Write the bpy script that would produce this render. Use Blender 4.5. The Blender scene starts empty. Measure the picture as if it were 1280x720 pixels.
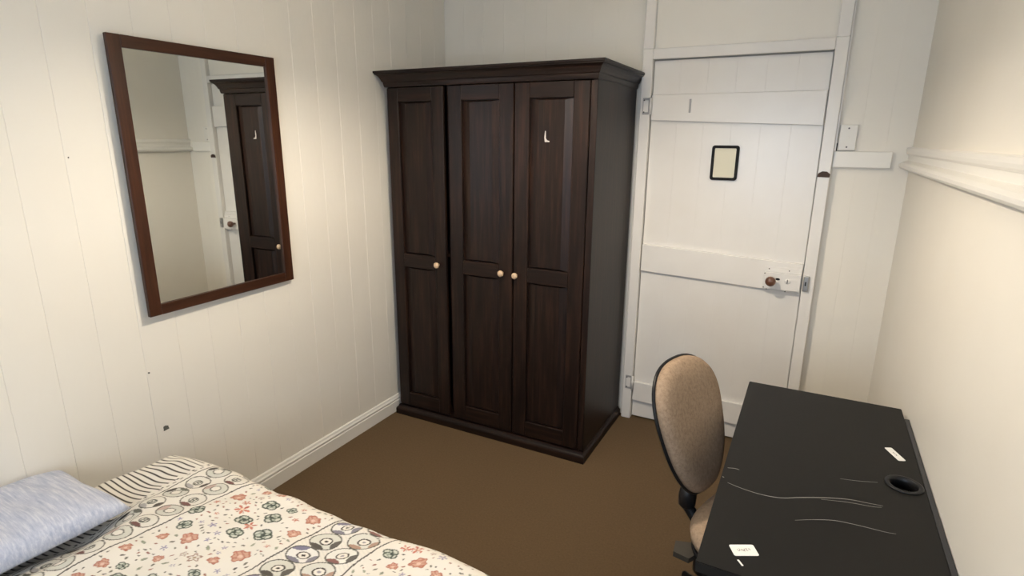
import bpy, bmesh, math, random
import numpy as np
from mathutils import Vector, Matrix

S = bpy.context.scene
COL = S.collection
random.seed(7)

# ------------------------------------------------------------------ camera
FPX, PITCH, YAW, ROLL = 714.12, 14.665, 27.556, 0.4476
CAM = Vector((2.1286, 0.0, 1.6308))
cd = bpy.data.cameras.new('camera'); cam = bpy.data.objects.new('camera', cd); COL.objects.link(cam)
cd.sensor_width = 36.0; cd.lens = 36.0 * FPX / 1280.0; cd.clip_start = 0.02
pi_, ya_, ro_ = (math.radians(a) for a in (PITCH, YAW, ROLL))
fw = Vector((-math.sin(ya_) * math.cos(pi_), math.cos(ya_) * math.cos(pi_), -math.sin(pi_)))
rt0 = Vector((math.cos(ya_), math.sin(ya_), 0)); up0 = rt0.cross(fw)
rt = rt0 * math.cos(ro_) + up0 * math.sin(ro_); up = -rt0 * math.sin(ro_) + up0 * math.cos(ro_)
M = Matrix((rt, up, -fw)).transposed().to_4x4(); M.translation = CAM
cam.matrix_world = M
S.camera = cam

# ------------------------------------------------------------------ world, daylight, exposure
W, D, H, REAR = 2.495, 3.1615, 2.72, -0.95
S.view_settings.view_transform = 'Standard'; S.view_settings.look = 'None'
S.view_settings.gamma = 1.0; S.view_settings.exposure = 0.0
try: S.view_settings.use_curve_mapping = False
except Exception: pass
wd = bpy.data.worlds.new('sky'); S.world = wd; wd.use_nodes = True
wn = wd.node_tree.nodes['Background']; wn.inputs[0].default_value = (0.55, 0.70, 1.0, 1); wn.inputs[1].default_value = 1.2

def area_light(name, loc, rot, sx, sy, power, color):
    ld = bpy.data.lights.new(name, 'AREA'); ld.shape = 'RECTANGLE'; ld.size = sx; ld.size_y = sy
    ld.energy = power; ld.color = color
    o = bpy.data.objects.new(name, ld); o.location = loc; o.rotation_euler = rot; COL.objects.link(o)
    return o
# daylight entering through the window in the rear wall (behind the camera)
WIN = (1.15, 2.25, 0.95, 2.05)     # x0, x1, z0, z1
area_light('window_rear_offscreen', ((WIN[0] + WIN[1]) / 2, REAR + 0.02, (WIN[2] + WIN[3]) / 2), (math.radians(90), 0, 0),
           WIN[1] - WIN[0] - .1, WIN[3] - WIN[2] - .1, 27, (0.70, 0.83, 1.0))
LAMP = (1.22, 1.60, H)
LAMP_POWER = 78
SHADE_DROP = .068

# ------------------------------------------------------------------ materials
def srgb(r, g, b):
    f = lambda c: (c / 255 / 12.92) if c / 255 <= .04045 else ((c / 255 + .055) / 1.055) ** 2.4
    return (f(r), f(g), f(b), 1)
def mat(name, color, rough=.5, metal=0., spec=.5, coat=0., coat_rough=.1):
    m = bpy.data.materials.new(name); m.use_nodes = True
    b = m.node_tree.nodes['Principled BSDF']
    b.inputs['Base Color'].default_value = color if len(color) == 4 else (*color, 1)
    b.inputs['Roughness'].default_value = rough; b.inputs['Metallic'].default_value = metal
    b.inputs['Specular IOR Level'].default_value = spec
    b.inputs['Coat Weight'].default_value = coat; b.inputs['Coat Roughness'].default_value = coat_rough
    return m
def bsdf(m): return m.node_tree.nodes['Principled BSDF']
def noise(m, scale, detail=4, rough=.6, mapscale=(1, 1, 1), coord='Object'):
    nt = m.node_tree
    tc = nt.nodes.new('ShaderNodeTexCoord'); mp = nt.nodes.new('ShaderNodeMapping'); mp.inputs['Scale'].default_value = mapscale
    n = nt.nodes.new('ShaderNodeTexNoise'); n.inputs['Scale'].default_value = scale
    n.inputs['Detail'].default_value = detail; n.inputs['Roughness'].default_value = rough
    nt.links.new(tc.outputs[coord], mp.inputs[0]); nt.links.new(mp.outputs[0], n.inputs['Vector'])
    return n
def colour_noise(m, stops, **k):
    nt = m.node_tree; n = noise(m, **k); r = nt.nodes.new('ShaderNodeValToRGB')
    e = r.color_ramp.elements
    e[0].position, e[0].color = stops[0]; e[1].position, e[1].color = stops[-1]
    for p, c in stops[1:-1]:
        q = e.new(p); q.color = c
    nt.links.new(n.outputs['Fac'], r.inputs[0]); nt.links.new(r.outputs[0], bsdf(m).inputs['Base Color'])
    return n
def bump(m, strength, dist, **k):
    nt = m.node_tree; n = noise(m, **k); b = nt.nodes.new('ShaderNodeBump')
    b.inputs['Strength'].default_value = strength; b.inputs['Distance'].default_value = dist
    nt.links.new(n.outputs['Fac'], b.inputs['Height']); nt.links.new(b.outputs[0], bsdf(m).inputs['Normal'])
def c4(r, g, b): return (r, g, b, 1)

MT = {}
m = MT['wall'] = mat('wall_paint', c4(.80, .765, .69), .42)
colour_noise(m, [(.3, c4(.785, .745, .665)), (.7, c4(.815, .785, .715))], scale=1.3, detail=3)
bump(m, .12, .004, scale=34, detail=3, mapscale=(1, 1, .35))
m = MT['ceiling'] = mat('ceiling_paint', c4(.80, .78, .73), .6)
m = MT['enamel'] = mat('white_enamel', c4(.80, .775, .735), .27)
colour_noise(m, [(.3, c4(.775, .745, .70)), (.7, c4(.82, .80, .765))], scale=2.2, detail=3)
bump(m, .10, .003, scale=26, detail=3, mapscale=(1, 1, .3))
m = MT['trim'] = mat('trim_enamel', c4(.82, .80, .75), .3)
m = MT['carpet'] = mat('brown_carpet', c4(.125, .082, .045), .95, spec=.1)
colour_noise(m, [(.25, c4(.110, .073, .040)), (.5, c4(.145, .097, .054)), (.75, c4(.180, .121, .068))], scale=110, detail=8, rough=.85)
bump(m, .7, .006, scale=520, detail=2)
def wood(name, dark, mid, light, rough, axis='z', spec=.24, sc=9):
    m = mat(name, mid, rough, spec=spec)
    ms = {'z': (6, 6, .35), 'x': (.35, 6, 6), 'y': (6, .35, 6)}[axis]
    colour_noise(m, [(.28, dark), (.5, mid), (.75, light)], scale=sc, detail=6, rough=.65, mapscale=ms)
    bump(m, .10, .002, scale=sc * 2, detail=5, mapscale=ms)
    return m
WD, WM, WL = c4(.0055, .0027, .0022), c4(.012, .0060, .0043), c4(.034, .0155, .0092)
MT['ward_v'] = wood('dark_stained_wood_upright', WD, WM, WL, .42)
MT['ward_h'] = wood('dark_stained_wood_level', WD, WM, WL, .42, 'x')
MT['knob'] = mat('pale_wooden_knob', srgb(198, 172, 142), .4, coat=.1)
MT['frame_v'] = wood('mirror_frame_wood_upright', c4(.020, .0075, .004), c4(.040, .0145, .0072), c4(.075, .028, .0135), .35, sc=7)
MT['frame_h'] = wood('mirror_frame_wood_level', c4(.020, .0075, .004), c4(.040, .0145, .0072), c4(.075, .028, .0135), .35, 'y', sc=7)
MT['mirror'] = mat('mirror_silvering', c4(.80, .82, .79), .015, metal=1.0)
m = MT['desk'] = mat('black_desk_laminate', c4(.0105, .0100, .0095), .50, spec=.15)
bump(m, .06, .001, scale=300, detail=2)
MT['desk_strip'] = mat('black_desk_strip', c4(.018, .019, .023), .38)
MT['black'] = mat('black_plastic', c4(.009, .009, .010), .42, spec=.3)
MT['grey_plastic'] = mat('worn_grey_plastic', c4(.055, .048, .038), .5)
MT['scratch'] = mat('pale_scratch', c4(.24, .23, .22), .6)
MT['torn_paper'] = mat('torn_dirty_paper', c4(.42, .40, .38), .7)
MT['hinge'] = mat('worn_painted_hinge', c4(.36, .355, .35), .4)
MT['sticker'] = mat('white_sticker_paper', c4(.85, .84, .80), .6)
MT['ink'] = mat('grey_ink', c4(.30, .29, .28), .7)
m = MT['fabric'] = mat('taupe_chair_fabric', c4(.21, .150, .105), .9, spec=.2)
colour_noise(m, [(.25, c4(.23, .165, .112)), (.5, c4(.33, .238, .163)), (.8, c4(.44, .33, .24))], scale=90, detail=5, rough=.75)
bump(m, .35, .003, scale=300, detail=3)
MT['steel'] = mat('worn_steel', c4(.45, .44, .42), .35, metal=.9)
MT['brass'] = mat('aged_brown_knob', c4(.11, .045, .025), .28, coat=.4)
MT['plate'] = mat('white_plate_plastic', c4(.78, .76, .71), .3)
MT['screw'] = mat('dull_screw', c4(.12, .11, .10), .4, metal=.6)
MT['plaque'] = mat('cream_plaque_face', srgb(222, 216, 190), .35)
MT['plaque_rim'] = mat('black_plaque_rim', c4(.006, .006, .006), .6, spec=.2)
MT['old_wood'] = mat('bare_brown_wood', c4(.05, .022, .012), .6)
MT['chip'] = mat('bare_grey_chip', c4(.10, .10, .085), .8)
MT['glass'] = mat('window_glass', c4(.9, .95, 1), .02); bsdf(MT['glass']).inputs['Transmission Weight'].default_value = 1
MT['mattress'] = mat('mattress_ticking', c4(.70, .69, .66), .85)
MT['bed_base'] = mat('grey_bed_base', c4(.10, .09, .085), .8)
m = MT['pillow'] = mat('pale_blue_pillowcase', c4(.47, .50, .60), .85, spec=.2)
colour_noise(m, [(.30, c4(.36, .40, .52)), (.5, c4(.47, .50, .60)), (.72, c4(.66, .67, .72))], scale=30, detail=4, rough=.7, mapscale=(.35, 4, 1.5))
bump(m, .25, .004, scale=22, detail=4, mapscale=(.5, 2, 1))
m = MT['duvet'] = mat('printed_duvet_cotton', c4(.8, .76, .68), .85, spec=.2)
at = m.node_tree.nodes.new('ShaderNodeAttribute'); at.attribute_name = 'print'
m.node_tree.links.new(at.outputs['Color'], bsdf(m).inputs['Base Color'])
bump(m, .15, .002, scale=130, detail=2)
m = MT['shade'] = mat('white_fabric_shade', c4(.80, .78, .72), .8)
tr = m.node_tree.nodes.new('ShaderNodeBsdfTranslucent'); tr.inputs[0].default_value = c4(.80, .74, .62)
mx = m.node_tree.nodes.new('ShaderNodeMixShader'); mx.inputs[0].default_value = .45
m.node_tree.links.new(bsdf(m).outputs[0], mx.inputs[1]); m.node_tree.links.new(tr.outputs[0], mx.inputs[2])
m.node_tree.links.new(mx.outputs[0], m.node_tree.nodes['Material Output'].inputs['Surface'])
m = MT['bulb'] = mat('lit_bulb', c4(1, .85, .62), .5)
bsdf(m).inputs['Emission Color'].default_value = c4(1, .87, .71)

# ------------------------------------------------------------------ geometry helpers
def wloc(o):
    v = Vector((0, 0, 0))
    while o is not None:
        v += o.location; o = o.parent
    return v
def obj(name, bm, material, parent=None, smooth=False, local=False):
    """one mesh object; vertices are given in world space unless local"""
    if isinstance(bm, bmesh.types.BMesh):
        if parent is not None and not local:
            bmesh.ops.translate(bm, verts=bm.verts, vec=-wloc(parent))
        bmesh.ops.recalc_face_normals(bm, faces=bm.faces)
        me = bpy.data.meshes.new(name); bm.to_mesh(me); bm.free()
    else: me = bm
    if material is not None and not me.materials: me.materials.append(material)
    if smooth:
        for p in me.polygons: p.use_smooth = True
    o = bpy.data.objects.new(name, me); COL.objects.link(o)
    if parent is not None: o.parent = parent
    return o
def empty(name, loc=(0, 0, 0), rz=0.):
    o = bpy.data.objects.new(name, None); o.location = loc; o.rotation_euler = (0, 0, rz); o.empty_display_size = .05
    COL.objects.link(o); return o
def tag(o, label, cat, group=None):
    o['label'] = label; o['category'] = cat
    if group: o['group'] = group
    return o
def struct(o, label=None, cat=None):
    o['kind'] = 'structure'
    if label: o['label'] = label
    if cat: o['category'] = cat
    return o
def box(x0, x1, y0, y1, z0, z1, bev=0., seg=1, bm=None):
    own = bm is None
    b = bmesh.new()
    bmesh.ops.create_cube(b, size=1)
    for v in b.verts:
        v.co = Vector(((x0 + x1) / 2 + v.co.x * (x1 - x0), (y0 + y1) / 2 + v.co.y * (y1 - y0), (z0 + z1) / 2 + v.co.z * (z1 - z0)))
    if bev > 0:
        bmesh.ops.bevel(b, geom=list(b.edges), offset=bev, segments=seg, affect='EDGES', profile=.5)
    if own: return b
    me = bpy.data.meshes.new('t'); b.to_mesh(me); b.free(); bm.from_mesh(me); bpy.data.meshes.remove(me)
    return bm
def prism(poly, axis, a, b):
    """poly: 2D points; extruded along axis from a to b. axis 'x': poly=(y,z); 'y': (x,z); 'z': (x,y)"""
    bm = bmesh.new()
    def P(p, t): return {'x': (t, p[0], p[1]), 'y': (p[0], t, p[1]), 'z': (p[0], p[1], t)}[axis]
    A = [bm.verts.new(P(p, a)) for p in poly]; B = [bm.verts.new(P(p, b)) for p in poly]
    n = len(poly)
    for i in range(n): bm.faces.new((A[i], A[(i + 1) % n], B[(i + 1) % n], B[i]))
    bm.faces.new(A); bm.faces.new(B[::-1])
    return bm
def tube(points, radius, seg=8, bm=None, closed=False):
    bm = bm or bmesh.new(); pts = [Vector(p) for p in points]; n = len(pts)
    rr = radius if isinstance(radius, (list, tuple)) else [radius] * n
    rings = []; prev = None
    for i, p in enumerate(pts):
        if closed: t = pts[(i + 1) % n] - pts[i - 1]
        else: t = pts[min(i + 1, n - 1)] - pts[max(i - 1, 0)]
        t.normalize()
        if prev is None:
            a = Vector((0, 0, 1)) if abs(t.z) < .9 else Vector((1, 0, 0)); u = t.cross(a).normalized()
        else:
            u = prev - t * prev.dot(t); u.normalize()
        prev = u; v = t.cross(u)
        rings.append([bm.verts.new(p + (u * math.cos(2 * math.pi * k / seg) + v * math.sin(2 * math.pi * k / seg)) * rr[i]) for k in range(seg)])
    for i in range(n if closed else n - 1):
        A, B = rings[i], rings[(i + 1) % n]
        for k in range(seg): bm.faces.new((A[k], A[(k + 1) % seg], B[(k + 1) % seg], B[k]))
    if not closed:
        bm.faces.new(rings[0][::-1]); bm.faces.new(rings[-1])
    return bm
def lathe(profile, center, axis='z', seg=24, bm=None):
    """profile: (radius, height) pairs revolved about axis through center"""
    bm = bm or bmesh.new(); c = Vector(center); rings = []
    for r, h in profile:
        ring = []
        for k in range(seg):
            a = 2 * math.pi * k / seg; x, y = r * math.cos(a), r * math.sin(a)
            v = {'z': (x, y, h), 'y': (x, h, y), 'x': (h, x, y)}[axis]
            ring.append(bm.verts.new(c + Vector(v)))
        rings.append(ring)
    for A, B in zip(rings, rings[1:]):
        for k in range(seg): bm.faces.new((A[k], A[(k + 1) % seg], B[(k + 1) % seg], B[k]))
    bm.faces.new(rings[0]); bm.faces.new(rings[-1][::-1])
    return bm
def ring_sweep(profile, x0, x1, yf, yb):
    """(overhang, z) profile carried round left, front and right of a cabinet with mitred corners"""
    bm = bmesh.new(); rows = []
    for o, z in profile:
        rows.append([bm.verts.new(p) for p in ((x0 - o, yb, z), (x0 - o, yf - o, z), (x1 + o, yf - o, z), (x1 + o, yb, z))])
    for A, B in zip(rows, rows[1:]):
        for k in range(4): bm.faces.new((A[k], A[(k + 1) % 4], B[(k + 1) % 4], B[k]))
    bm.faces.new(rows[0]); bm.faces.new(rows[-1][::-1])
    return bm

# ------------------------------------------------------------------ the room shell
fl = struct(obj('floor', box(-.1, W + .1, REAR - .1, D + .1, -.06, 0), MT['carpet']), 'plain brown carpet covering the bedroom floor')
struct(obj('ceiling', box(-.1, W + .1, REAR - .1, D + .1, H, H + .05), MT['ceiling']), 'white painted bedroom ceiling')

PITCHW = .137
def board(w, length_z0, z1, g):           # vertical board, face at local x=0 looking +x, back at -.022
    h = w / 2
    return prism([(-.022, -h), (-g, -h), (0, -h + g), (0, h - g), (-g, h), (-.022, h)], 'z', length_z0, z1)
wl = struct(obj('wall_left', box(-.1, -.022, REAR, D, 0, H), MT['wall']), 'cream painted wall of vertical tongue and groove boards')
bm0 = board(PITCHW, 0, H, .0015); bmesh.ops.recalc_face_normals(bm0, faces=bm0.faces)
bme = bpy.data.meshes.new('board'); bm0.to_mesh(bme); bm0.free(); bme.materials.append(MT['wall'])
y = 1.265 + PITCHW / 2 + 13 * PITCHW
ys = []
while y > REAR + .02:
    ys.append(y); y -= PITCHW
for k, yy in enumerate(ys):
    if yy + PITCHW / 2 > D + 1e-4:
        wdt = D - (yy - PITCHW / 2)
        b = board(wdt, 0, H, .0015); bmesh.ops.translate(b, verts=b.verts, vec=(0, yy - PITCHW / 2 + wdt / 2, 0))
        obj('board', b, MT['wall'], wl)
        continue
    o = obj('board', bme, None, wl); o.location = (random.uniform(-.0006, .0006), yy, 0)
# chipped paint marks on the boards
def blob(center, axis, ru, rv, n=11, th=.0012, seed=1):
    rnd = random.Random(seed); c = Vector(center); pts = []
    for k in range(n):
        a = 2 * math.pi * k / n; f = rnd.uniform(.65, 1.15); pts.append((ru * f * math.cos(a), rv * f * math.sin(a)))
    if axis == 'x': return prism([(c.y + p, c.z + q) for p, q in pts], 'x', c.x, c.x + th)
    return prism([(c.x + p, c.z + q) for p, q in pts], 'y', c.y - th, c.y)
obj('paint_chip', blob((.0006, 1.165, 0.527), 'x', .0135, .0115, seed=3), MT['chip'], wl)
obj('paint_chip', blob((.0006, 1.136, 0.769), 'x', .004, .003, seed=5), MT['chip'], wl)
obj('paint_chip', blob((.0006, 1.001, 1.561), 'x', .002, .003, seed=6), MT['chip'], wl)

# back wall, built round the door opening
FX0, FX1, JW, FH, FB = 1.256, 2.186, .054, 2.082, 2.030
DF = D - .045                                       # front face of the door frame
wb = struct(obj('wall_back', box(-.1, W + .1, D + .022, D + .1, 0, H), MT['wall']), 'cream painted end wall with the door')
def back_board(x0, x1):
    w = x1 - x0; g = .0005
    b = prism([(x0, D + .022), (x0, D + g), (x0 + g, D), (x1 - g, D), (x1, D + g), (x1, D + .022)], 'z', 0, H)
    obj('board', b, MT['wall'], wb)
xs = [0 + PITCHW * k for k in range(10)]
for a in xs: 
    if a < FX0 - .01: back_board(a, min(a + PITCHW, FX0))
a = FX1
while a < W - .005:
    back_board(a, min(a + .1035, W)); a += .1035
obj('over_door_panel', box(FX0, FX1, D - .012, D + .022, FB + .01, H), MT['wall'], wb)
wr = struct(obj('wall_right', box(W, W + .1, REAR, D, 0, H), MT['wall']), 'cream painted wall carrying the moulded rail')
# rear wall with window opening
bm = bmesh.new()
box(-.1, WIN[0], REAR - .1, REAR, 0, H, bm=bm); box(WIN[1], W + .1, REAR - .1, REAR, 0, H, bm=bm)
box(WIN[0], WIN[1], REAR - .1, REAR, 0, WIN[2], bm=bm); box(WIN[0], WIN[1], REAR - .1, REAR, WIN[3], H, bm=bm)
struct(obj('wall_rear', bm, MT['wall']), 'cream painted wall with the window, behind the camera')
wi = struct(empty('window_1', ((WIN[0] + WIN[1]) / 2, REAR - .05, WIN[2])), 'white sash window in the wall behind the camera')
for (x0, x1, z0, z1) in ((WIN[0], WIN[0] + .05, WIN[2], WIN[3]), (WIN[1] - .05, WIN[1], WIN[2], WIN[3]), (WIN[0] + .05, WIN[1] - .05, WIN[2], WIN[2] + .05),
                         (WIN[0] + .05, WIN[1] - .05, WIN[3] - .05, WIN[3]), (WIN[0] + .05, WIN[1] - .05, 1.48, 1.52)):
    obj('window_frame', box(x0, x1, REAR - .07, REAR - .02, z0, z1), MT['trim'], wi)
obj('pane', box(WIN[0] + .05, WIN[1] - .05, REAR - .05, REAR - .045, WIN[2] + .05, 1.48), MT['glass'], wi)
obj('pane', box(WIN[0] + .05, WIN[1] - .05, REAR - .05, REAR - .045, 1.52, WIN[3] - .05), MT['glass'], wi)

# baseboards
BP = [(0, 0), (.017, 0), (.017, .066), (.0135, .070), (.0135, .074), (.0165, .077), (.0165, .083), (.012, .088), (.010, .0925), (.0085, .098), (.004, .1025), (0, .1025)]
def side_board(name, x, s, y0, y1):
    bm = bmesh.new()
    A = [bm.verts.new((x + s * a, y0, b)) for a, b in BP]; B = [bm.verts.new((x + s * a, y1, b)) for a, b in BP]
    n = len(BP)
    for i in range(n): bm.faces.new((A[i], A[(i + 1) % n], B[(i + 1) % n], B[i]))
    bm.faces.new(A); bm.faces.new(B[::-1])
    return struct(obj(name, bm, MT['trim']))
side_board('baseboard_left', 0.0006, 1, REAR, 3.155)
side_board('baseboard_right', W, -1, REAR, D)
struct(obj('baseboard_back', box(FX1 + .002, W - .018, D - .017, D, 0, .10, .003), MT['trim']))

# moulded rail on the right wall, and the short rail on the back wall
RP = [(0, 1.606), (.016, 1.606), (.022, 1.602), (.023, 1.590), (.021, 1.580), (.016, 1.574), (.011, 1.572), (.011, 1.549), (.020, 1.546), (.034, 1.541), (.042, 1.532), (.041, 1.522), (.034, 1.514), (.024, 1.510), (0, 1.510)]
bm = bmesh.new(); n = len(RP)
A = [bm.verts.new((W - a, REAR, b)) for a, b in RP]; B = [bm.verts.new((W - a, D, b)) for a, b in RP]
for i in range(n): bm.faces.new((A[i], A[(i + 1) % n], B[(i + 1) % n], B[i]))
bm.faces.new(A); bm.faces.new(B[::-1])
struct(obj('trim_1', bm, MT['trim']), 'white moulded rail running along the right wall')
struct(obj('trim_2', box(FX1 + .001, 2.421, D - .026, D, 1.512, 1.584, .002), MT['trim']), 'short plain rail between door frame and corner')

# ------------------------------------------------------------------ door
dr = struct(empty('door_1', (1.72, D - .02, 0)), 'white painted plank door with three ledges')
for x0, x1 in ((FX0, FX0 + JW), (FX1 - JW, FX1)):
    obj('jamb', box(x0, x1, DF, D + .02, 0, FH, .003), MT['enamel'], dr)
    obj('upright', box(x0, x1, DF, D + .02, FH, H, .003), MT['enamel'], dr)
obj('header', box(FX0 + JW, FX1 - JW, DF + .002, D + .02, FB, FH, .003), MT['enamel'], dr)
LX0, LX1 = FX0 + JW + .003, FX1 - JW - .003
LF = D - .012
pw = (LX1 - LX0) / 6
for k in range(6):
    x0, x1 = LX0 + k * pw, LX0 + (k + 1) * pw; g = .0008
    obj('plank', prism([(x0, D + .02), (x0, LF + g), (x0 + g, LF), (x1 - g, LF), (x1, LF + g), (x1, D + .02)], 'z', .012, FB - .006 ), MT['enamel'], dr)
def ledge(z0l, z1l, z0r, z1r, th=.020):
    bm = box(LX0 + .001, LX1 - .001, LF - th, LF, 0, 1, 0)
    for v in bm.verts:
        t = (v.co.x - LX0) / (LX1 - LX0); lo = z0l + (z0r - z0l) * t; hi = z1l + (z1r - z1l) * t
        v.co.z = lo if v.co.z < .5 else hi
    bmesh.ops.bevel(bm, geom=list(bm.edges), offset=.003, segments=1, affect='EDGES')
    return obj('ledge', bm, MT['enamel'], dr)
ledge(1.729, 1.858, 1.700, 1.858); ledge(.913, 1.066, .884, 1.036); ledge(.118, .238, .096, .225)
LB = LF - .020                                       # face of the ledges
# painted-over stub of an old hook on the top ledge
bm = box(1.508, 1.518, LB - .004, LB, 1.765, 1.832, .0015); obj('old_hook', bm, MT['hinge'], dr)
# hinges
for hz in (1.80, .235):
    hg = obj('hinge', box(FX0 + .016, FX0 + JW - .004, DF - .003, DF, hz - .042, hz + .042, .001), MT['hinge'], dr)
    obj('painted_leaf', box(FX0 + .020, FX0 + JW - .008, DF - .004, DF - .003, hz - .030, hz + .030), MT['enamel'], hg)
    obj('knuckle', tube([(FX0 + JW + .004, DF - .005, hz - .042), (FX0 + JW + .004, DF - .005, hz + .042)], .0065, 10), MT['enamel'], hg, True)
    for sx, sz in ((FX0 + .024, hz - .03), (FX0 + .024, hz + .03)):
        obj('screw', lathe([(.004, 0), (.004, -.0014)], (sx, DF - .004, sz), 'y', 10), MT['screw'], hg)
# rim lock
lk = obj('rim_lock', box(1.953, LX1 - .004, LB - .020, LB, .898, .985, .002), MT['enamel'], dr)
obj('lock_flange', box(1.953, LX1 - .004, LB - .006, LB, .985, 1.012, .0015), MT['enamel'], lk)
obj('knob', lathe([(.008, 0), (.008, -.022), (.013, -.026), (.023, -.033), (.0255, -.044), (.023, -.055), (.014, -.062), (.003, -.064)], (1.99, LB - .020, .947), 'y', 24), MT['brass'], lk, True)
obj('keyhole_shade', prism([(2.020 + .0085 * math.cos(a) * (1.25), .953 + .006 * math.sin(a)) for a in [k * math.pi / 6 for k in range(12)]], 'y', LB - .0208, LB - .0195), MT['black'], lk)  # flat black piece, shade inside the keyhole put in as colour
obj('snib_plate', lathe([(.013, 0), (.013, -.002), (.011, -.003)], (2.066, LB - .020, .946), 'y', 18), MT['enamel'], lk, True)
obj('snib', box(2.063, 2.067, LB - .0245, LB - .020, .936, .956), MT['screw'], lk)
for sx, sz in ((1.975, 1.0), (2.068, .998), (1.958, .978), (1.958, .905), (1.972, .893), (2.06, .889)):
    obj('screw', lathe([(.0032, 0), (.0032, -.0016)], (sx, LB - (.006 if sz > .985 else .020 if sz > .899 else 0), sz), 'y', 8), MT['screw'], lk)
kp = obj('keeper', box(FX1 - JW + .003, FX1 - JW + .030, DF - .014, DF, .905, .985, .005, 2), MT['steel'], dr)
obj('keeper_slot_shade', box(FX1 - JW + .012, FX1 - JW + .018, DF - .0148, DF - .0135, .935, .955), MT['black'], kp)  # black chip on the keeper, colour stands in for the slot's shade
ocx, ocz = FX1 - JW / 2, 1.477
obj('old_catch', prism([(ocx - .027, ocz - .012), (ocx - .025, ocz + .004), (ocx - .008, ocz + .015), (ocx + .012, ocz + .014), (ocx + .027, ocz + .002), (ocx + .024, ocz - .013)], 'y', DF - .0045, DF), MT['old_wood'], dr)

# ------------------------------------------------------------------ things fixed to door and wall
obj('flush_filler', box(FX1 + .0005, FX1 + .008, D - .030, D, 1.512 + .0725, H, .001), MT['enamel'], dr)
pq = tag(empty('door_plaque', (1.705, LF, 1.518)), 'small cream plaque with rounded black rim hung on the white door', 'plaque')
def rrect(cx, cz, hw, hh, r, n=6):
    p = []
    for qx, qz, a0 in ((1, 1, 0), (-1, 1, 90), (-1, -1, 180), (1, -1, 270)):
        for k in range(n + 1):
            a = math.radians(a0 + 90 * k / n); p.append((cx + qx * (hw - r) + r * math.cos(a), cz + qz * (hh - r) + r * math.sin(a)))
    return p
bm = bmesh.new(); O = rrect(1.705, 1.518, .066, .087, .014); I = rrect(1.705, 1.518, .052, .073, .005)
yo = (LF - .001, LF - .010)
L = [[bm.verts.new((x, yy, z)) for x, z in ring] for ring, yy in ((O, yo[0]), (O, yo[1]), (I, yo[1]), (I, yo[0]))]
for A, B in zip(L, L[1:] + L[:1]):
    for k in range(len(A)): bm.faces.new((A[k], A[(k + 1) % len(A)], B[(k + 1) % len(A)], B[k]))
obj('rim', bm, MT['plaque_rim'], pq)
obj('face', prism(I, 'y', LF - .006, LF - .001), MT['plaque'], pq)

wp = tag(empty('wall_plate', (2.236, D, 1.646)), 'white blank wall plate with two screws above the short rail by the door frame', 'wall plate')
obj('mounting_block', box(2.199, 2.272, D - .014, D, 1.588, 1.704, .001), MT['plate'], wp)
obj('cover', box(2.200, 2.271, D - .021, D - .014, 1.589, 1.703, .003, 2), MT['plate'], wp)
for z in (1.604, 1.688): obj('screw', lathe([(.004, 0), (.004, -.002)], (2.2355, D - .021, z), 'y', 10), MT['screw'], wp)
obj('gap_shade', box(FX1 + .0085, 2.1985, D - .012, D - .001, 1.586, 1.622), MT['black'], wp)  # black filler painted as the shaded gap between plate and frame
obj('centre_cap', lathe([(.007, 0), (.007, -.0012), (.005, -.0018)], (2.2355, D - .021, 1.646), 'y', 16), MT['ceiling'], wp)

# ------------------------------------------------------------------ wardrobe
X0, X1, YF, YB, WH = .0455, 1.229, 2.5215, 3.136, 1.967
wa = tag(empty('wardrobe', ((X0 + X1) / 2, (YF + YB) / 2, 0)), 'tall dark stained wooden wardrobe with three panelled doors', 'wardrobe')
CF = YF + .022
obj('side_panel', box(X0, X0 + .02, CF, YB, .055, 1.90, .001), MT['ward_v'], wa)
obj('side_panel', box(X1 - .02, X1, CF - .010, YB, .055, 1.90, .001), MT['ward_v'], wa)
obj('edge_post', box(X1 - .028, X1 - .0205, CF - .010, CF + .03, .066, 1.884), MT['ward_v'], wa)
obj('back_panel', box(X0 + .02, X1 - .02, YB - .012, YB, .055, 1.90), MT['ward_v'], wa)
obj('face_stile', box(1.1985, X1, YF + .007, CF - .011, .066, 1.884, .001), MT['ward_v'], wa)
obj('divider', box(.413, .437, CF + .012, YB - .012, .06, 1.895), MT['ward_v'], wa)
obj('floor_board', box(X0 + .02, X1 - .02, CF, YB - .012, .055, .075), MT['ward_h'], wa)
obj('shelf', box(X0 + .02, .413, CF + .02, YB - .012, 1.0, 1.018), MT['ward_h'], wa)
PP = [(.016, 0), (.016, .032), (.013, .040), (.006, .046), (.002, .056), (-.004, .056)]
obj('plinth', ring_sweep(PP, X0, X1, YF, YB), MT['ward_h'], wa)
CP = [(-.004, 1.888), (.003, 1.888), (.006, 1.895), (.008, 1.905), (.008, 1.911), (.013, 1.915), (.017, 1.925), (.024, 1.938), (.033, 1.947), (.040, 1.950), (.040, 1.954), (.044, 1.957), (.044, WH)]
obj('cornice', ring_sweep(CP, X0, X1, YF, YB), MT['ward_h'], wa)
DZ0, DZ1 = .066, 1.884
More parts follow.
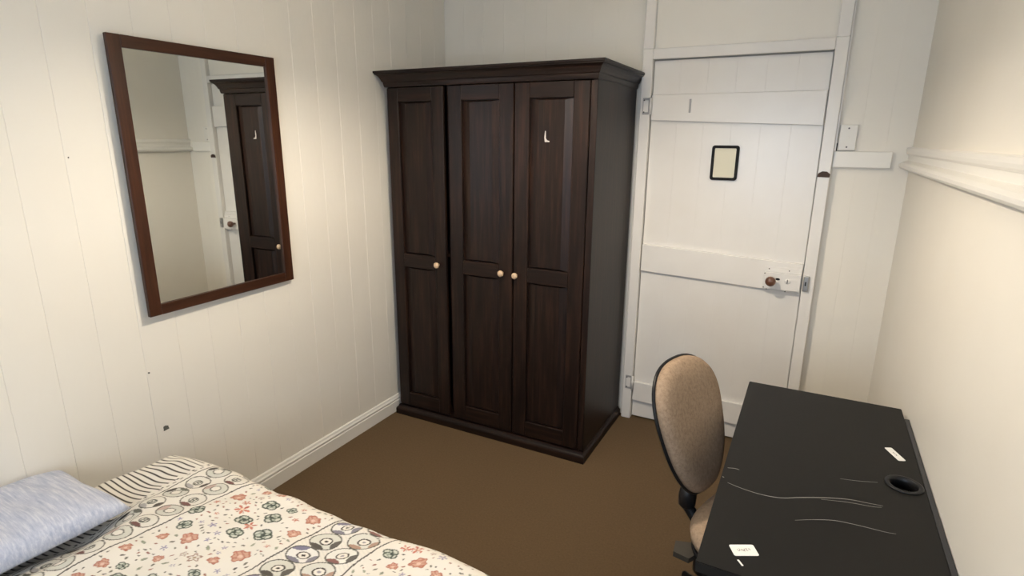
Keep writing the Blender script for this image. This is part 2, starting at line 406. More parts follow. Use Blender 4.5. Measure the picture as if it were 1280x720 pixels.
def ward_door(x0, x1, kx, kz):
    d = obj('door', None or box(x0 + .012, x1 - .012, YF + .0185, YF + .021, DZ0 + .012, DZ1 - .012), MT['ward_v'], wa)     # backing sheet
    st = .078 if x1 - x0 > .36 else .072
    zr = (DZ0 + .085, .925, 1.000, DZ1 - .070)
    for a, b in ((x0, x0 + st), (x1 - st, x1)): obj('stile', box(a, b, YF, YF + .0215, DZ0, DZ1, .003), MT['ward_v'], d)
    for a, b in ((DZ0, zr[0]), (zr[1], zr[2]), (zr[3], DZ1)): obj('rail', box(x0 + st, x1 - st, YF + .0005, YF + .0215, a, b, .002), MT['ward_h'], d)
    for a, b in ((zr[0], zr[1]), (zr[2], zr[3])):
        # fielded panel: sunken border and slightly raised centre
        px0, px1 = x0 + st, x1 - st; bm = bmesh.new(); rows = []
        for ins, iz, yy in ((0, 0, YF + .0175), (.003, .002, YF + .0175), (.042, .009, YF + .0085), (.044, .010, YF + .0080)):
            rows.append([bm.verts.new(p) for p in ((px0 + ins, yy, a + iz), (px1 - ins, yy, a + iz), (px1 - ins, yy, b - iz), (px0 + ins, yy, b - iz))])
        for A, B in zip(rows, rows[1:]):
            for k in range(4): bm.faces.new((A[k], A[(k + 1) % 4], B[(k + 1) % 4], B[k]))
        bm.faces.new(rows[-1])
        obj('panel', bm, MT['ward_v'], d)
    obj('knob', lathe([(.007, 0), (.007, -.010), (.012, -.014), (.0165, -.020), (.0165, -.026), (.012, -.032), (.004, -.034)], (kx, YF, kz), 'y', 20), MT['knob'], d, True)
    return d
ward_door(.052, .408, .360, .960)
ward_door(.440, .812, .757, .960)
d3 = ward_door(.820, 1.196, .838, .957)
# torn scrap of white sticker on the third door
sx, sz = .985, 1.640
obj('sticker_scrap', prism([(sx - .008, sz + .026), (sx - .004, sz + .026), (sx - .003, sz - .006), (sx + .003, sz - .016), (sx + .015, sz - .019), (sx + .016, sz - .024), (sx - .008, sz - .024), (sx - .011, sz - .004)], 'y', YF + .0070, YF + .0080), MT['torn_paper'], d3)

# ------------------------------------------------------------------ wall mirror
MY0, MY1, MZ0, MZ1 = 1.153, 1.826, .987, 1.954
mi = tag(empty('wall_mirror', (0.002, (MY0 + MY1) / 2, MZ0)), 'large rectangular mirror in brown wooden frame on the boarded wall', 'mirror')
obj('backing', box(.002, .010, MY0 + .006, MY1 - .006, MZ0 + .006, MZ1 - .006), MT['bed_base'], mi)
fwid = .046
for (a, b, c, d_, mm) in ((MY0, MY0 + fwid, MZ0, MZ1, 'frame_v'), (MY1 - fwid, MY1, MZ0, MZ1, 'frame_v'),
                          (MY0 + fwid, MY1 - fwid, MZ0, MZ0 + .040, 'frame_h'), (MY0 + fwid, MY1 - fwid, MZ1 - .040, MZ1, 'frame_h')):
    obj('frame_rail', box(.010, .026, a, b, c, d_, .002), MT[mm], mi)
obj('mirror_glass', box(.010, .017, MY0 + fwid, MY1 - fwid, MZ0 + .040, MZ1 - .040), MT['mirror'], mi)

MIRROR_TURN = .95
piv = Matrix.Rotation(math.radians(MIRROR_TURN), 4, 'Z')
mi.rotation_euler = (0, 0, math.radians(MIRROR_TURN)); mi.location.x += .0065

# ------------------------------------------------------------------ bed, duvet, pillow
BX0, BX1, BY0, BY1 = .245, 1.95, -.36, .985
be = tag(empty('bed', ((BX0 + BX1) / 2, (BY0 + BY1) / 2, 0)), 'bed with head end against the boarded wall, under a printed duvet', 'bed')
obj('base', box(BX0 + .02, BX1 - .02, BY0 + .02, BY1 - .02, .12, .29, .01), MT['bed_base'], be)
obj('mattress', box(BX0, BX1, BY0, BY1, .29, .450, .035, 3), MT['mattress'], be)
for x in (BX0 + .1, BX1 - .1):
    for yy in (BY0 + .1, BY1 - .1): obj('leg', lathe([(.03, 0), (.03, .12)], (x, yy, 0), 'z', 14), MT['black'], be)

rng = np.random.default_rng(5)
def sm(a, b, t):
    u = np.clip((t - a) / (b - a), 0, 1); return u * u * (3 - 2 * u)
def make_duvet():
    # arc-length style parameter along Y: flat top, rounded far edge, hanging side
    ya = np.concatenate([np.arange(-.40, .36, .006), np.arange(.36, 1.02, .0024)])
    th = np.linspace(0, math.pi / 2, 22)[1:]
    R = .055
    xs_ = np.concatenate([np.arange(.13, 1.62, .0024), np.arange(1.62, 2.0, .008)])
    yy = np.concatenate([ya, 1.02 + R * np.sin(th), np.full(26, 1.02 + R)])
    zz = np.concatenate([np.zeros_like(ya), -R + R * np.cos(th), -R - np.arange(1, 27) * .012])
    qq = np.concatenate([ya, 1.02 + R * th, 1.02 + R * math.pi / 2 + np.arange(1, 27) * .012])        # cloth coordinate
    X, Y = np.meshgrid(xs_, yy, indexing='ij'); Z = np.broadcast_to(zz, X.shape).copy(); Q = np.broadcast_to(qq, X.shape).copy()
    Pc = X - .17 * (Y - .9)                                # pattern coordinate, print lies slightly askew
    top = .572 + np.zeros_like(X)
    top -= .014 * (1 - sm(.20, .62, Pc)) * (1 - sm(.80, 1.0, Y)) + .022 * np.exp(-((Pc - .37) / .09) ** 2) * (1 - sm(.9, 1.02, Y))
    top -= .34 * (1 - sm(.125, .225, Pc)) ** 2.0
    top -= .050 * (1 - sm(.66, .84, Y)) * (1 - sm(.42, .56, X))        # hollow pressed by the pillow
    top -= .004 * sm(.80, 1.02, Y) + .024 * (1 - sm(.22, .46, Pc))
    hang = sm(0, .1, -Z)
    wr = .004 * np.sin(7 * X + 3 * Y + 1) + .0035 * np.sin(13 * X - 9 * Y) + .003 * np.sin(23 * X + 17 * Y + 2) + .002 * np.sin(41 * X - 37 * Y)
    Zf = top + Z + wr * (1 - hang)
    Zf = np.where(Z < -.01, np.maximum(Zf, .10), Zf)
    edge = .005 * np.sin(5 * X + .2) + .0015 * np.sin(19 * X + 2) + .0015 * np.sin(47 * X)
    Yf = Y + edge * sm(.85, 1.05, Y) + .02 * np.sin(15 * X) * hang * 0.6
    # ------ printed pattern, painted per point in cloth coordinates
    p, q = Pc, Q
    base = np.array([.72, .675, .60]); C = np.ones(X.shape + (3,)) * base
    def put(mask, col, a=1.0): C[mask] = C[mask] * (1 - a) + np.array(col) * a
    DK, GR = (.055, .045, .038), (.20, .18, .155)
    jit = .002 * np.sin(31 * q) + .0015 * np.sin(73 * q + 1)
    # head stripes
    per = .0166; f = (q / per) % 1.0; k = np.floor(q / per)
    endp = .408 + .012 * np.sin(k * 2.4)
    put((p < endp) & (np.abs(f - .5) < .15), DK)
    put((p > .423) & (p < .430) & (((q / .021) % 1) < .45), (.28, .26, .22))
    put((p > .412) & (p < .420) & (((q / .047) % 1) < .16), DK)
    for period0 in (0.0, .560):                            # the sequence of bands repeats towards the foot
        for ln, t in ((.445, .0026), (.645, .0027), (1.000, .0027), (1.205, .0027)):
            if period0 and ln < .9: continue
            put(np.abs(p - ln - period0 - jit) < t, (.10, .09, .08))
    def disc(cx, cy, rx, ry):
        a = (p - cx) / rx; b = (q - cy) / ry; return np.sqrt(a * a + b * b), a, b
    # first band: two rows of circles
    for row, pc in ((0, .497), (1, .590)):
        for i in range(-22, 12):
            cy = .893 + i * .0655 + (.0 if row == 0 else -.004)
            r, a, b = disc(pc, cy, .0405, .0295)
            typ = (i + row) % 2
            ins = r < 1
            if not ins.any(): continue
            lens = lambda ca, cb, R_: ins & (np.hypot(a - ca, b - cb) < R_)
            if typ == 0:
                put(ins, (.50, .50, .44), .7)
                if row == 0: put(lens(-1.25, .25, .72), DK, .95); put(lens(.1, 1.25, .70), (.09, .09, .07), .9)
                else: put(lens(-1.3, .1, .85), (.42, .26, .22), .7)
                put(r < .42, base); put(np.abs(r - .42) < .055, (.16, .15, .13))
            else:
                put(ins, (.64, .61, .54), .6)
                if row == 0: put(lens(1.3, -.1, .70), DK, .95); put(lens(-.3, -1.2, .75), (.30, .28, .28), .8)
                else: put(lens(0, -1.3, .80), (.13, .05, .045), .95)
                put(np.abs(r - .36) < .055, (.10, .10, .09)); put(np.abs(np.hypot(a, b - .14) - .14) < .06, (.13, .13, .11)); put(np.abs(np.hypot(a, b + .14) - .14) < .06, (.13, .13, .11))
            put(np.abs(r - 1) < .055, (.13, .12, .10))
    # second band: larger swirling circles on a finely hatched ground
    for b0 in (0, .560):
        band = (p > 1.003 + b0) & (p < 1.203 + b0)
        put(band & ((((p * .55 + q) / .0105) % 1) < .30), (.60, .57, .52), .55)
        for row, pc in ((0, 1.054 + b0), (1, 1.146 + b0)):
            for i in range(-20, 8):
                cy = .953 + i * .071 + (.0 if row == 0 else -.030)
                r, a, b = disc(pc, cy, .0435, .0340)
                ins = r < 1
                if not ins.any(): continue
                typ = (i * 2 + row) % 4
                fill = [(.58, .57, .50), (.74, .72, .66), (.72, .70, .66), (.60, .59, .53)][typ]
                put(ins, fill, .8)
                cres = [DK, (.20, .08, .07), (.17, .16, .20), (.36, .22, .16)][typ]
                put(ins & (np.hypot(a + .1, b + 1.30) < .78), cres, .95)
                put(ins & (np.hypot(a - 1.28, b) < .72), cres if typ != 1 else DK, .9)
                if typ == 2: put(ins & (np.hypot(a + .9, b - .8) < .70), (.13, .12, .20), .9)
                rr, aa, bb = disc(pc + .003, cy, .046 * .36, .037 * .36)
                put(rr < 1, base); put(np.abs(rr - 1) < .14, DK); put(rr < .32, DK if typ % 2 == 0 else (.3, .28, .3))
                put(np.abs(r - 1) < .05, (.10, .095, .08))
    # floral grounds
    def local(cx, cy, rad):
        i0, i1 = np.searchsorted(xs_, [cx - rad * 2.2 - .25, cx + rad * 2.2 + .25]); j0, j1 = np.searchsorted(qq, [cy - rad * 1.4, cy + rad * 1.4])
        return slice(max(i0, 0), i1), slice(max(j0, 0), j1)
    def flower(cx, cy, R0, kind, ph):
        si, sj = local(cx, cy, R0); a = (p[si, sj] - cx) / R0; b = (q[si, sj] - cy) / (R0 * .86)
        if a.size == 0: return
        r = np.hypot(a, b); t = np.arctan2(b, a); V = C[si, sj]
        def pt(mask, col, al=1.0): V[mask] = V[mask] * (1 - al) + np.array(col) * al
        if kind == 0:      # rust rose
            e0 = .82 + .10 * np.sin(3 * t + ph) + .08 * np.sin(7 * t + 2 * ph)
            pt(r < e0, (.50, .25, .17), .85); pt(np.abs(r - e0 + .06) < .08, (.34, .12, .08), .8)
            pt((r < e0) & (np.sin(6 * a + 5 * np.sin(3 * b + ph)) > .55), (.36, .13, .09), .7)
            pt(np.hypot(a - .1, b + .1) < .24, (.70, .50, .40), .8)
        elif kind == 1:    # dark outlined green rose
            for m_ in range(4):
                ox, oy = .42 * math.cos(ph + m_ * 1.7), .40 * math.sin(ph + m_ * 1.7)
                rm = np.hypot((a - ox) / .52, (b - oy) / .46)
                pt(rm < 1, (.42, .45, .37), .6); pt(np.abs(rm - 1) < .20, (.05, .065, .05), .92)
            pt(np.hypot(a - .2 * math.cos(ph), b) < .22, (.06, .07, .06), .9)
        elif kind == 2:    # red star flower
            pt(r < .55 + .42 * np.cos(5 * t + ph), (.48, .13, .08), .9); pt(r < .22, (.72, .55, .40)); pt((r < .8) & (np.sin(6 * t + ph) > .85), (.25, .06, .04), .7)
        elif kind == 3:    # small violet star
            pt(r < .5 + .4 * np.cos(5 * t + ph), (.20, .17, .30), .85)
        elif kind == 4:    # leaf
            ca, sa = math.cos(ph), math.sin(ph); u = a * ca + b * sa; v = -a * sa + b * ca
            pt((np.abs(v) < .42 * (1 - u * u)), (.16, .18, .12), .85); pt((np.abs(v) < .06) & (np.abs(u) < .9), (.4, .42, .3))
        elif kind == 5:    # dash or dot
            ca, sa = math.cos(ph), math.sin(ph); u = a * ca + b * sa; v = -a * sa + b * ca
            pt((u * u + (v / .5) ** 2) < 1, [(.07, .06, .05), (.26, .10, .07), (.13, .12, .09)][int(ph * 7) % 3], .92)
        elif kind == 6:    # brown outlined blossom
            pt(np.abs(r - .7 - .22 * np.cos(5 * t + ph)) < .15, (.26, .14, .10), .85); pt(r < .25, (.30, .20, .12), .8)
    spots = []
    def scatter(p0, p1, q0, q1, n, R0, R1, kinds, gap, tries=40):
        for _ in range(n):
            for __ in range(tries):
                R_ = rng.uniform(R0, R1); cx = rng.uniform(p0 + R_, p1 - R_); cy = rng.uniform(q0, q1)
                if all((cx - s[0]) ** 2 + (cy - s[1]) ** 2 > (R_ + s[2] + gap) ** 2 for s in spots):
                    spots.append((cx, cy, R_)); flower(cx, cy, R_, int(rng.choice(kinds)), rng.uniform(0, 6.28)); break
    for cx, cy, R_, kd in ((.688, .962, .021, 0), (.648 + .012, .857, .021, 1), (.754, .929, .021, 2), (.735, .955, .012, 2), (.80, .985, .022, 1), (.80, .90, .022, 1), (.86, .945, .024, 1), (.90, .885, .024, 1),
                           (.835, .85, .020, 1), (.84, .89, .017, 2), (.95, 1.0, .020, 0), (.765, .835, .013, 3), (.70, .80, .020, 1), (.77, .77, .022, 0), (.93, .80, .024, 0), (1.262, 1.02, .013, 2), (1.29, 1.03, .017, 2),
                           (1.245, .985, .019, 1), (1.33, .99, .022, 0), (1.37, 1.03, .013, 3)):
        R_ *= 1.2; spots.append((cx, cy, R_)); flower(cx, cy, R_, kd, cx * 40)
    for p0, p1 in ((.652, .993), (1.212, 1.553), (1.77, 1.99)):
        scatter(p0, p1, -.38, 1.3, 95, .016, .023, [0, 1, 1, 1, 2, 6, 0], .008, 12)
        scatter(p0, p1, -.38, 1.3, 190, .008, .012, [2, 3, 4, 6, 4, 3], .004, 10)
        scatter(p0, p1, -.38, 1.3, 900, .0035, .0068, [5], .002, 6)
    nx, ny = X.shape
    V = np.stack([X, Yf, Zf], -1).reshape(-1, 3)
    idx = np.arange(nx * ny).reshape(nx, ny)
    F = np.stack([idx[:-1, :-1], idx[1:, :-1], idx[1:, 1:], idx[:-1, 1:]], -1).reshape(-1, 4)
    me = bpy.data.meshes.new('duvet')
    me.vertices.add(len(V)); me.vertices.foreach_set('co', V.astype(np.float32).ravel())
    me.loops.add(F.size); me.loops.foreach_set('vertex_index', F.astype(np.int32).ravel())
    me.polygons.add(len(F)); me.polygons.foreach_set('loop_start', np.arange(0, F.size, 4, dtype=np.int32))
    me.polygons.foreach_set('use_smooth', np.ones(len(F), dtype=bool))
    me.update(); me.validate()
    ca = me.color_attributes.new('print', 'FLOAT_COLOR', 'POINT')
    rgba = np.concatenate([C.reshape(-1, 3), np.ones((len(V), 1))], 1)
    ca.data.foreach_set('color', rgba.astype(np.float32).ravel())
    return me
dv = obj('duvet', make_duvet(), MT['duvet'])
tag(dv, 'cream duvet printed with circles, stripes and small flowers, spread over the bed', 'duvet')

def make_pillow():
    bm = bmesh.new(); nu, nv = 64, 44; HX, HY, T = .222, .355, .074
    grid = {}
    for side in (1, -1):
        for i in range(nu + 1):
            for j in range(nv + 1):
                v, u = -1 + 2 * i / nu, -1 + 2 * j / nv
                if side == -1 and (i in (0, nu) or j in (0, nv)):
                    grid[side, i, j] = grid[1, i, j]; continue
                tb = T if side > 0 else .027
                e = max(0, (1 - abs(u) ** 2.6)) * max(0, (1 - abs(v) ** 3.0))
                pin = 1 - .055 * (1 - abs(v)) * (abs(u)) ** 4
                piy = 1 - .05 * (1 - abs(u)) * (abs(v)) ** 4
                wr = .004 * math.sin(9 * v + 5 * u) + .003 * math.sin(23 * v - 4 * u)
                z = side * tb * e ** (.30 if side > 0 else .42) + (wr * e)
                grid[side, i, j] = bm.verts.new((u * HX * pin, v * HY * piy, z))
    for side in (1, -1):
        for i in range(nu):
            for j in range(nv):
                q = [grid[side, i, j], grid[side, i + 1, j], grid[side, i + 1, j + 1], grid[side, i, j + 1]]
                try: bm.faces.new(q)
                except ValueError: pass
    return bm
pl = obj('pillow', make_pillow(), MT['pillow'], smooth=True)
pl.location = (.216, .440, .549); pl.rotation_euler = (math.radians(0), math.radians(-4), math.radians(-3))
tag(pl, 'plump pale blue streaked pillow lying on the duvet', 'pillow')

# ------------------------------------------------------------------ desk
DX0, DX1, DY0, DY1, DT = 2.002, 2.480, 1.100, 2.168, .760
de = tag(empty('desk', ((DX0 + DX1) / 2, (DY0 + DY1) / 2, 0)), 'black desk with cable hole and scratched top against the wall', 'desk')
GC = (2.432, 1.645)
def slab_with_hole():
    bm = bmesh.new(); n = 32; r = .036
    z0, z1 = DT - .026, DT
    def loop(z):
        outer = [(DX0, DY0), (DX1, DY0), (DX1, DY1), (DX0, DY1)]
        O_ = [bm.verts.new((x, y_, z)) for x, y_ in outer]
        I_ = [bm.verts.new((GC[0] + r * math.cos(2 * math.pi * k / n), GC[1] + r * math.sin(2 * math.pi * k / n), z)) for k in range(n)]
        return O_, I_
    Ot, It = loop(z1); Ob, Ib = loop(z0)
    def cap(O_, I_):
        # corner order: (-,-),(+,-),(+,+),(-,+); circle start at angle 0
        q = n // 4
        sect = {1: (-q // 2, q // 2), 0: (-q // 2 - q, -q // 2), 3: (q // 2 + q, q // 2 + 2 * q), 2: (q // 2, q // 2 + q)}
        # right side between corners 1 and 2, top 2-3, left 3-0, bottom 0-1
        for (ca, cb, s, e) in ((1, 2, -q // 2, q // 2), (2, 3, q // 2, q // 2 + q), (3, 0, q // 2 + q, q // 2 + 2 * q), (0, 1, q // 2 + 2 * q, q // 2 + 3 * q)):
            arc = [I_[k % n] for k in range(s, e + 1)]
            bm.faces.new([O_[ca], O_[cb]] + arc[::-1])
    cap(Ot, It); cap(Ob, Ib)
    for A, B in ((Ot, Ob), (It, Ib)):
        for k in range(len(A)): bm.faces.new((A[k], A[(k + 1) % len(A)], B[(k + 1) % len(A)], B[k]))
    outer_e = [e for e in bm.edges if all(v in Ot + Ob for v in e.verts)]
    bmesh.ops.bevel(bm, geom=outer_e, offset=.002, segments=2, affect='EDGES')
    return bm
obj('desk_top', slab_with_hole(), MT['desk'], de)
obj('edge_strip', box(DX1 + .0005, DX1 + .013, DY0 + .01, DY1 - .075, DT - .10, DT - .002), MT['desk_strip'], de)  # dark strip filling the gap between desk top and wall
for ya, yb in ((DY0 + .012, DY0 + .030), (DY1 - .030, DY1 - .012)):
    obj('end_panel', box(DX0 + .03, DX1 - .01, ya, yb, 0, DT - .026, .001), MT['desk'], de)
obj('modesty_panel', box(DX1 - .045, DX1 - .029, DY0 + .030, DY1 - .030, .33, DT - .028, .001), MT['desk'], de)
bm = bmesh.new(); GP = [(.0355, -.026), (.0355, .0004), (.044, .0004), (.044, .0030), (.041, .0050), (.037, .0052), (.033, .0035), (.0325, -.026)]
rings = [[bm.verts.new((GC[0] + r * math.cos(2 * math.pi * k / 40), GC[1] + r * math.sin(2 * math.pi * k / 40), DT + h)) for k in range(40)] for r, h in GP]
for A, B in zip(rings, rings[1:] + rings[:1]):
    for k in range(40): bm.faces.new((A[k], A[(k + 1) % 40], B[(k + 1) % 40], B[k]))
obj('grommet', bm, MT['black'], de, True)
def flat_strip(pts, w, th=.0004, z=DT):
    bm = bmesh.new(); n = len(pts); L_, R_ = [], []
    for i, (x, y_) in enumerate(pts):
        dx = pts[min(i + 1, n - 1)][0] - pts[max(i - 1, 0)][0]; dy = pts[min(i + 1, n - 1)][1] - pts[max(i - 1, 0)][1]; l = math.hypot(dx, dy)
        ww = w * (.35 + .65 * math.sin(math.pi * (i + .5) / n))
        L_.append((x - dy / l * ww / 2, y_ + dx / l * ww / 2)); R_.append((x + dy / l * ww / 2, y_ - dx / l * ww / 2))
    for zz in (0,):
        Lt = [bm.verts.new((x, y_, z + th)) for x, y_ in L_]; Rt = [bm.verts.new((x, y_, z + th)) for x, y_ in R_]
        Lb = [bm.verts.new((x, y_, z)) for x, y_ in L_]; Rb = [bm.verts.new((x, y_, z)) for x, y_ in R_]
    for i in range(n - 1):
        bm.faces.new((Lt[i], Rt[i], Rt[i + 1], Lt[i + 1])); bm.faces.new((Lb[i], Lt[i], Lt[i + 1], Lb[i + 1])); bm.faces.new((Rt[i], Rb[i], Rb[i + 1], Rt[i + 1]))
    return bm
def spline(P, n=24):
    out = []
    for i in range(len(P) - 1):
        p0, p1, p2, p3 = P[max(i - 1, 0)], P[i], P[i + 1], P[min(i + 2, len(P) - 1)]
        for k in range(n):
            t = k / n
            out.append(tuple(.5 * (2 * p1[c] + (p2[c] - p0[c]) * t + (2 * p0[c] - 5 * p1[c] + 4 * p2[c] - p3[c]) * t * t + (3 * p1[c] - p0[c] - 3 * p2[c] + p3[c]) * t ** 3) for c in (0, 1)))
    return out + [P[-1]]
for P, w_ in (([(2.022, 1.438), (2.060, 1.428), (2.105, 1.424), (2.15, 1.432), (2.195, 1.458), (2.245, 1.484), (2.30, 1.506), (2.345, 1.512), (2.375, 1.516)], .0022),
              ([(2.24, 1.474), (2.30, 1.492), (2.35, 1.500), (2.372, 1.508)], .0012),
              ([(2.185, 1.352), (2.225, 1.376), (2.27, 1.396), (2.32, 1.402), (2.37, 1.404), (2.392, 1.408)], .0016),
              ([(2.285, 1.600), (2.33, 1.612), (2.372, 1.628)], .0012),
              ([(2.012, 1.512), (2.03, 1.518), (2.042, 1.517)], .0020), ([(2.006, 1.462), (2.010, 1.458)], .0030)):
    obj('scratch', flat_strip(spline(P, 6), w_), MT['scratch'], de)
def sticker(c, ang, hx, hy, label, marks):
    e = tag(empty('paper_sticker', (c[0], c[1], DT), ang), label, 'sticker')
    bm = prism(rrect(0, 0, hx, hy, .004, 4), 'z', .0003, .0009); obj('paper', bm, MT['sticker'], e, local=True)
    for mk in marks:
        obj('ink_mark', flat_strip(spline(mk, 5), .0017, .0003, .0009), MT['ink'], e, local=True)
    return e
sticker((2.0895, 1.1845), math.radians(28), .027, .0175, 'white sticker with faint scribble on the desk top near its corner',
        [[(-.014, .004), (-.012, -.003), (-.008, .001), (-.010, .005)], [(-.006, -.004), (-.004, .003), (-.001, -.003), (.002, .004), (.001, -.005)],
         [(.004, .003), (.007, .005), (.006, -.001), (.009, -.003)], [(.010, .003), (.013, .004), (.014, -.001)]])
sticker((2.428, 1.816), math.radians(-66), .036, .0105, 'narrow white sticker on the desk top beyond the cable hole',
        [[(-.010, .002), (-.006, -.002), (-.002, .002)], [(.0, -.002), (.004, .002), (.008, -.001), (.011, .002)]])
sp_ = tag(obj('paper_scrap', prism([(2.080, 1.146), (2.0835, 1.148), (2.0945, 1.134), (2.0915, 1.131)], 'z', DT + .0003, DT + .0009), MT['sticker']), 'tiny white paper scrap on the black desk below the scribbled sticker', 'paper scrap')

# ------------------------------------------------------------------ office chair
ch = tag(empty('office_chair', (2.096, 1.732, 0), -.30), 'office chair with taupe fabric seat and oval backrest pulled to the black desk', 'chair')
def backrest_point(s, t, depth):          # s,t in [-1,1]x[0,1] outline-normalised, depth along facing
    pass
BH, BW, BT, REC = .445, .208, .36, .34
n_ = Vector((1, 0, 0)); u_ = Vector((-math.sin(REC), 0, math.cos(REC))); f_ = Vector((math.cos(REC), 0, math.sin(REC)))
B0 = Vector((-.185, 0, .503))
def outline(a, k=1.0):
    c, s = math.cos(a), math.sin(a); e = 2 / 2.5
    x = math.copysign(abs(c) ** e, c); y_ = math.copysign(abs(s) ** e, s); t = (y_ * k + 1) / 2
    x *= (1 - BT * max(0., 1 - t) ** 1.3) * k
    return x * BW, t * BH
def bpos(s, t, d):
    wrap = .10 * (s / BW) ** 2 * .25
    lum = .018 * math.sin(math.pi * t / BH)
    return B0 + Vector((0, 1, 0)) * s + u_ * t + f_ * (d + wrap - lum * .3)
def shell(levels, mat_, name, parent, smooth=True):
    bm = bmesh.new(); N = 56; rings = []
    for k, d in levels:
        rings.append([bm.verts.new(bpos(*outline(2 * math.pi * i / N, k), d)) for i in range(N)])
    for A, B in zip(rings, rings[1:]):
        for i in range(N): bm.faces.new((A[i], A[(i + 1) % N], B[(i + 1) % N], B[i]))
    bm.faces.new(rings[0]); bm.faces.new(rings[-1][::-1])
    return obj(name, bm, mat_, parent, smooth, local=True)
shell([(.05, .056), (.3, .056), (.55, .054), (.75, .050), (.88, .043), (.95, .034), (.99, .022), (1.005, .006)], MT['fabric'], 'backrest', ch)
shell([(1.0, .004), (1.005, 0), (.97, -.010), (.85, -.020), (.6, -.026), (.3, -.028), (.05, -.028)], MT['black'], 'back_shell', ch)
obj('edge_trim', tube([bpos(*outline(2 * math.pi * i / 56, 1.005), .001) for i in range(56)], .0062, 8, closed=True), MT['black'], ch, True, local=True)
def seat_mesh(z0, z1, hx, hy, cx, crown):
    bm = bmesh.new(); N = 56; rings = []
    lv = [(.05, z1 + crown), (.4, z1 + crown * .9), (.7, z1 + crown * .6), (.86, z1 + crown * .2), (.95, z1 - .012), (1.0, z1 - .032), (.985, z0 + .006), (.95, z0), (.05, z0)]
    for k, z in lv:
        r = []
        for i in range(N):
            a = 2 * math.pi * i / N; c, s = math.cos(a), math.sin(a); e = 2 / 2.5
            r.append(bm.verts.new((cx + math.copysign(abs(c) ** e, c) * hx * k, math.copysign(abs(s) ** e, s) * hy * k, z)))
        rings.append(r)
    for A, B in zip(rings, rings[1:]):
        for i in range(N): bm.faces.new((A[i], A[(i + 1) % N], B[(i + 1) % N], B[i]))
    bm.faces.new(rings[0]); bm.faces.new(rings[-1][::-1])
    return bm
obj('seat', seat_mesh(.420, .480, .228, .238, .052, .010), MT['fabric'], ch, True, local=True)
obj('seat_pan', seat_mesh(.396, .424, .220, .230, .052, -.002), MT['black'], ch, True, local=True)
# bracket from under the seat up to the backrest
obj('back_bracket', tube([(-.0, -.01, .375), (-.13, -.01, .375), (-.190, -.01, .385), (-.226, -.01, .425), (-.234, -.008, .48), (-.244, 0, .54), (-.276, 0, .64)], [.018, .018, .020, .020, .018, .016, .014], 10), MT['black'], ch, True, local=True)
obj('bracket_boot', lathe([(.018, 0), (.028, .012), (.030, .045), (.026, .070), (.018, .080)], (-.228, -.01, .415), 'z', 16), MT['black'], ch, True, local=True)
obj('mechanism', box(-.08, .14, -.07, .07, .345, .394, .008, 2), MT['black'], ch, local=True)
lv = obj('lever', tube([(-.07, -.05, .372), (-.10, -.10, .374), (-.125, -.14, .376)], .006, 8), MT['steel'], ch, True, local=True)
bm = prism([(-.185, -.155), (-.165, -.205), (-.115, -.200), (-.105, -.150), (-.140, -.125)], 'z', .368, .386); obj('paddle', bm, MT['grey_plastic'], lv, local=True)
obj('tension_knob', lathe([(.030, 0), (.034, -.012), (.034, -.05), (.028, -.056)], (-.095, -.13, .362), 'z', 18), MT['black'], ch, True, local=True)
obj('column', lathe([(.028, .09), (.028, .24), (.018, .24), (.018, .345)], (.02, 0, 0), 'z', 20), MT['black'], ch, True, local=True)
bs = obj('star_base', lathe([(.05, .06), (.055, .08), (.05, .11), (.032, .12)], (.02, 0, 0), 'z', 20), MT['black'], ch, True, local=True)
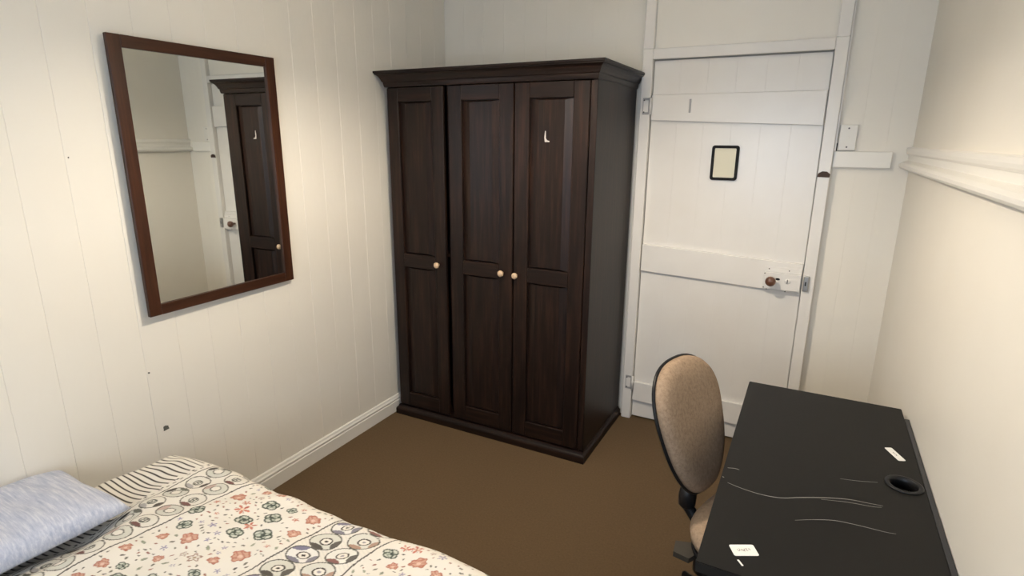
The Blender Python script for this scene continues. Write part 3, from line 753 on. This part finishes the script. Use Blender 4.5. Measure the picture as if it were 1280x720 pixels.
for k in range(5):
    a = math.radians(72 * k + 20); dx, dy = math.cos(a), math.sin(a)
    obj('base_arm', tube([(.02 + dx * .03, dy * .03, .092), (.02 + dx * .16, dy * .16, .084), (.02 + dx * .285, dy * .285, .070)], [.024, .019, .014], 8), MT['black'], bs, True, local=True)
    c = Vector((.02 + dx * .285, dy * .285, .027)); ax = Vector((-dy, dx, 0))
    bm = tube([c - ax * .024, c - ax * .006, c + ax * .006, c + ax * .024], [.0265, .0265, .0265, .0265], 16)
    tube([c + Vector((0, 0, .012)), c + Vector((0, 0, .05))], .008, 8, bm=bm)
    obj('caster', bm, MT['black'], bs, local=True)

# ------------------------------------------------------------------ pendant lamp (hangs just above the frame)
BZ, SR, ST = 2.19, .17, .145                      # bulb height, shade radius at rim and top
la = tag(empty('pendant_lamp_offscreen', LAMP), 'pendant lamp with a white cone shade hanging from the ceiling', 'lamp')
obj('ceiling_rose', lathe([(.045, 0), (.045, -.012), (.02, -.025), (.006, -.03)], LAMP, 'z', 24), MT['plate'], la, True)
obj('cord', tube([(LAMP[0], LAMP[1], H - .028), (LAMP[0], LAMP[1], BZ + .115)], .003, 8), MT['plate'], la, True)
obj('holder', lathe([(.012, .12), (.018, .11), (.018, .052), (.014, .050)], (LAMP[0], LAMP[1], BZ), 'z', 20), MT['plate'], la, True)
bm = bmesh.new(); prof = [(ST, BZ + .115), (SR, BZ - SHADE_DROP), (SR - .002, BZ - SHADE_DROP), (ST - .002, BZ + .113)]; N = 40
rings = [[bm.verts.new((LAMP[0] + r * math.cos(2 * math.pi * k / N), LAMP[1] + r * math.sin(2 * math.pi * k / N), z)) for k in range(N)] for r, z in prof]
for A, B in zip(rings, rings[1:] + rings[:1]):
    for k in range(N): bm.faces.new((A[k], A[(k + 1) % N], B[(k + 1) % N], B[k]))
obj('shade', bm, MT['shade'], la, True)
R_B = .045
bm = bmesh.new(); bmesh.ops.create_uvsphere(bm, u_segments=20, v_segments=12, radius=R_B); bmesh.ops.translate(bm, verts=bm.verts, vec=(LAMP[0], LAMP[1], BZ))
obj('bulb_offscreen', bm, MT['bulb'], la, True)
bsdf(MT['bulb']).inputs['Emission Strength'].default_value = LAMP_POWER / (4 * math.pi * R_B ** 2 * math.pi)
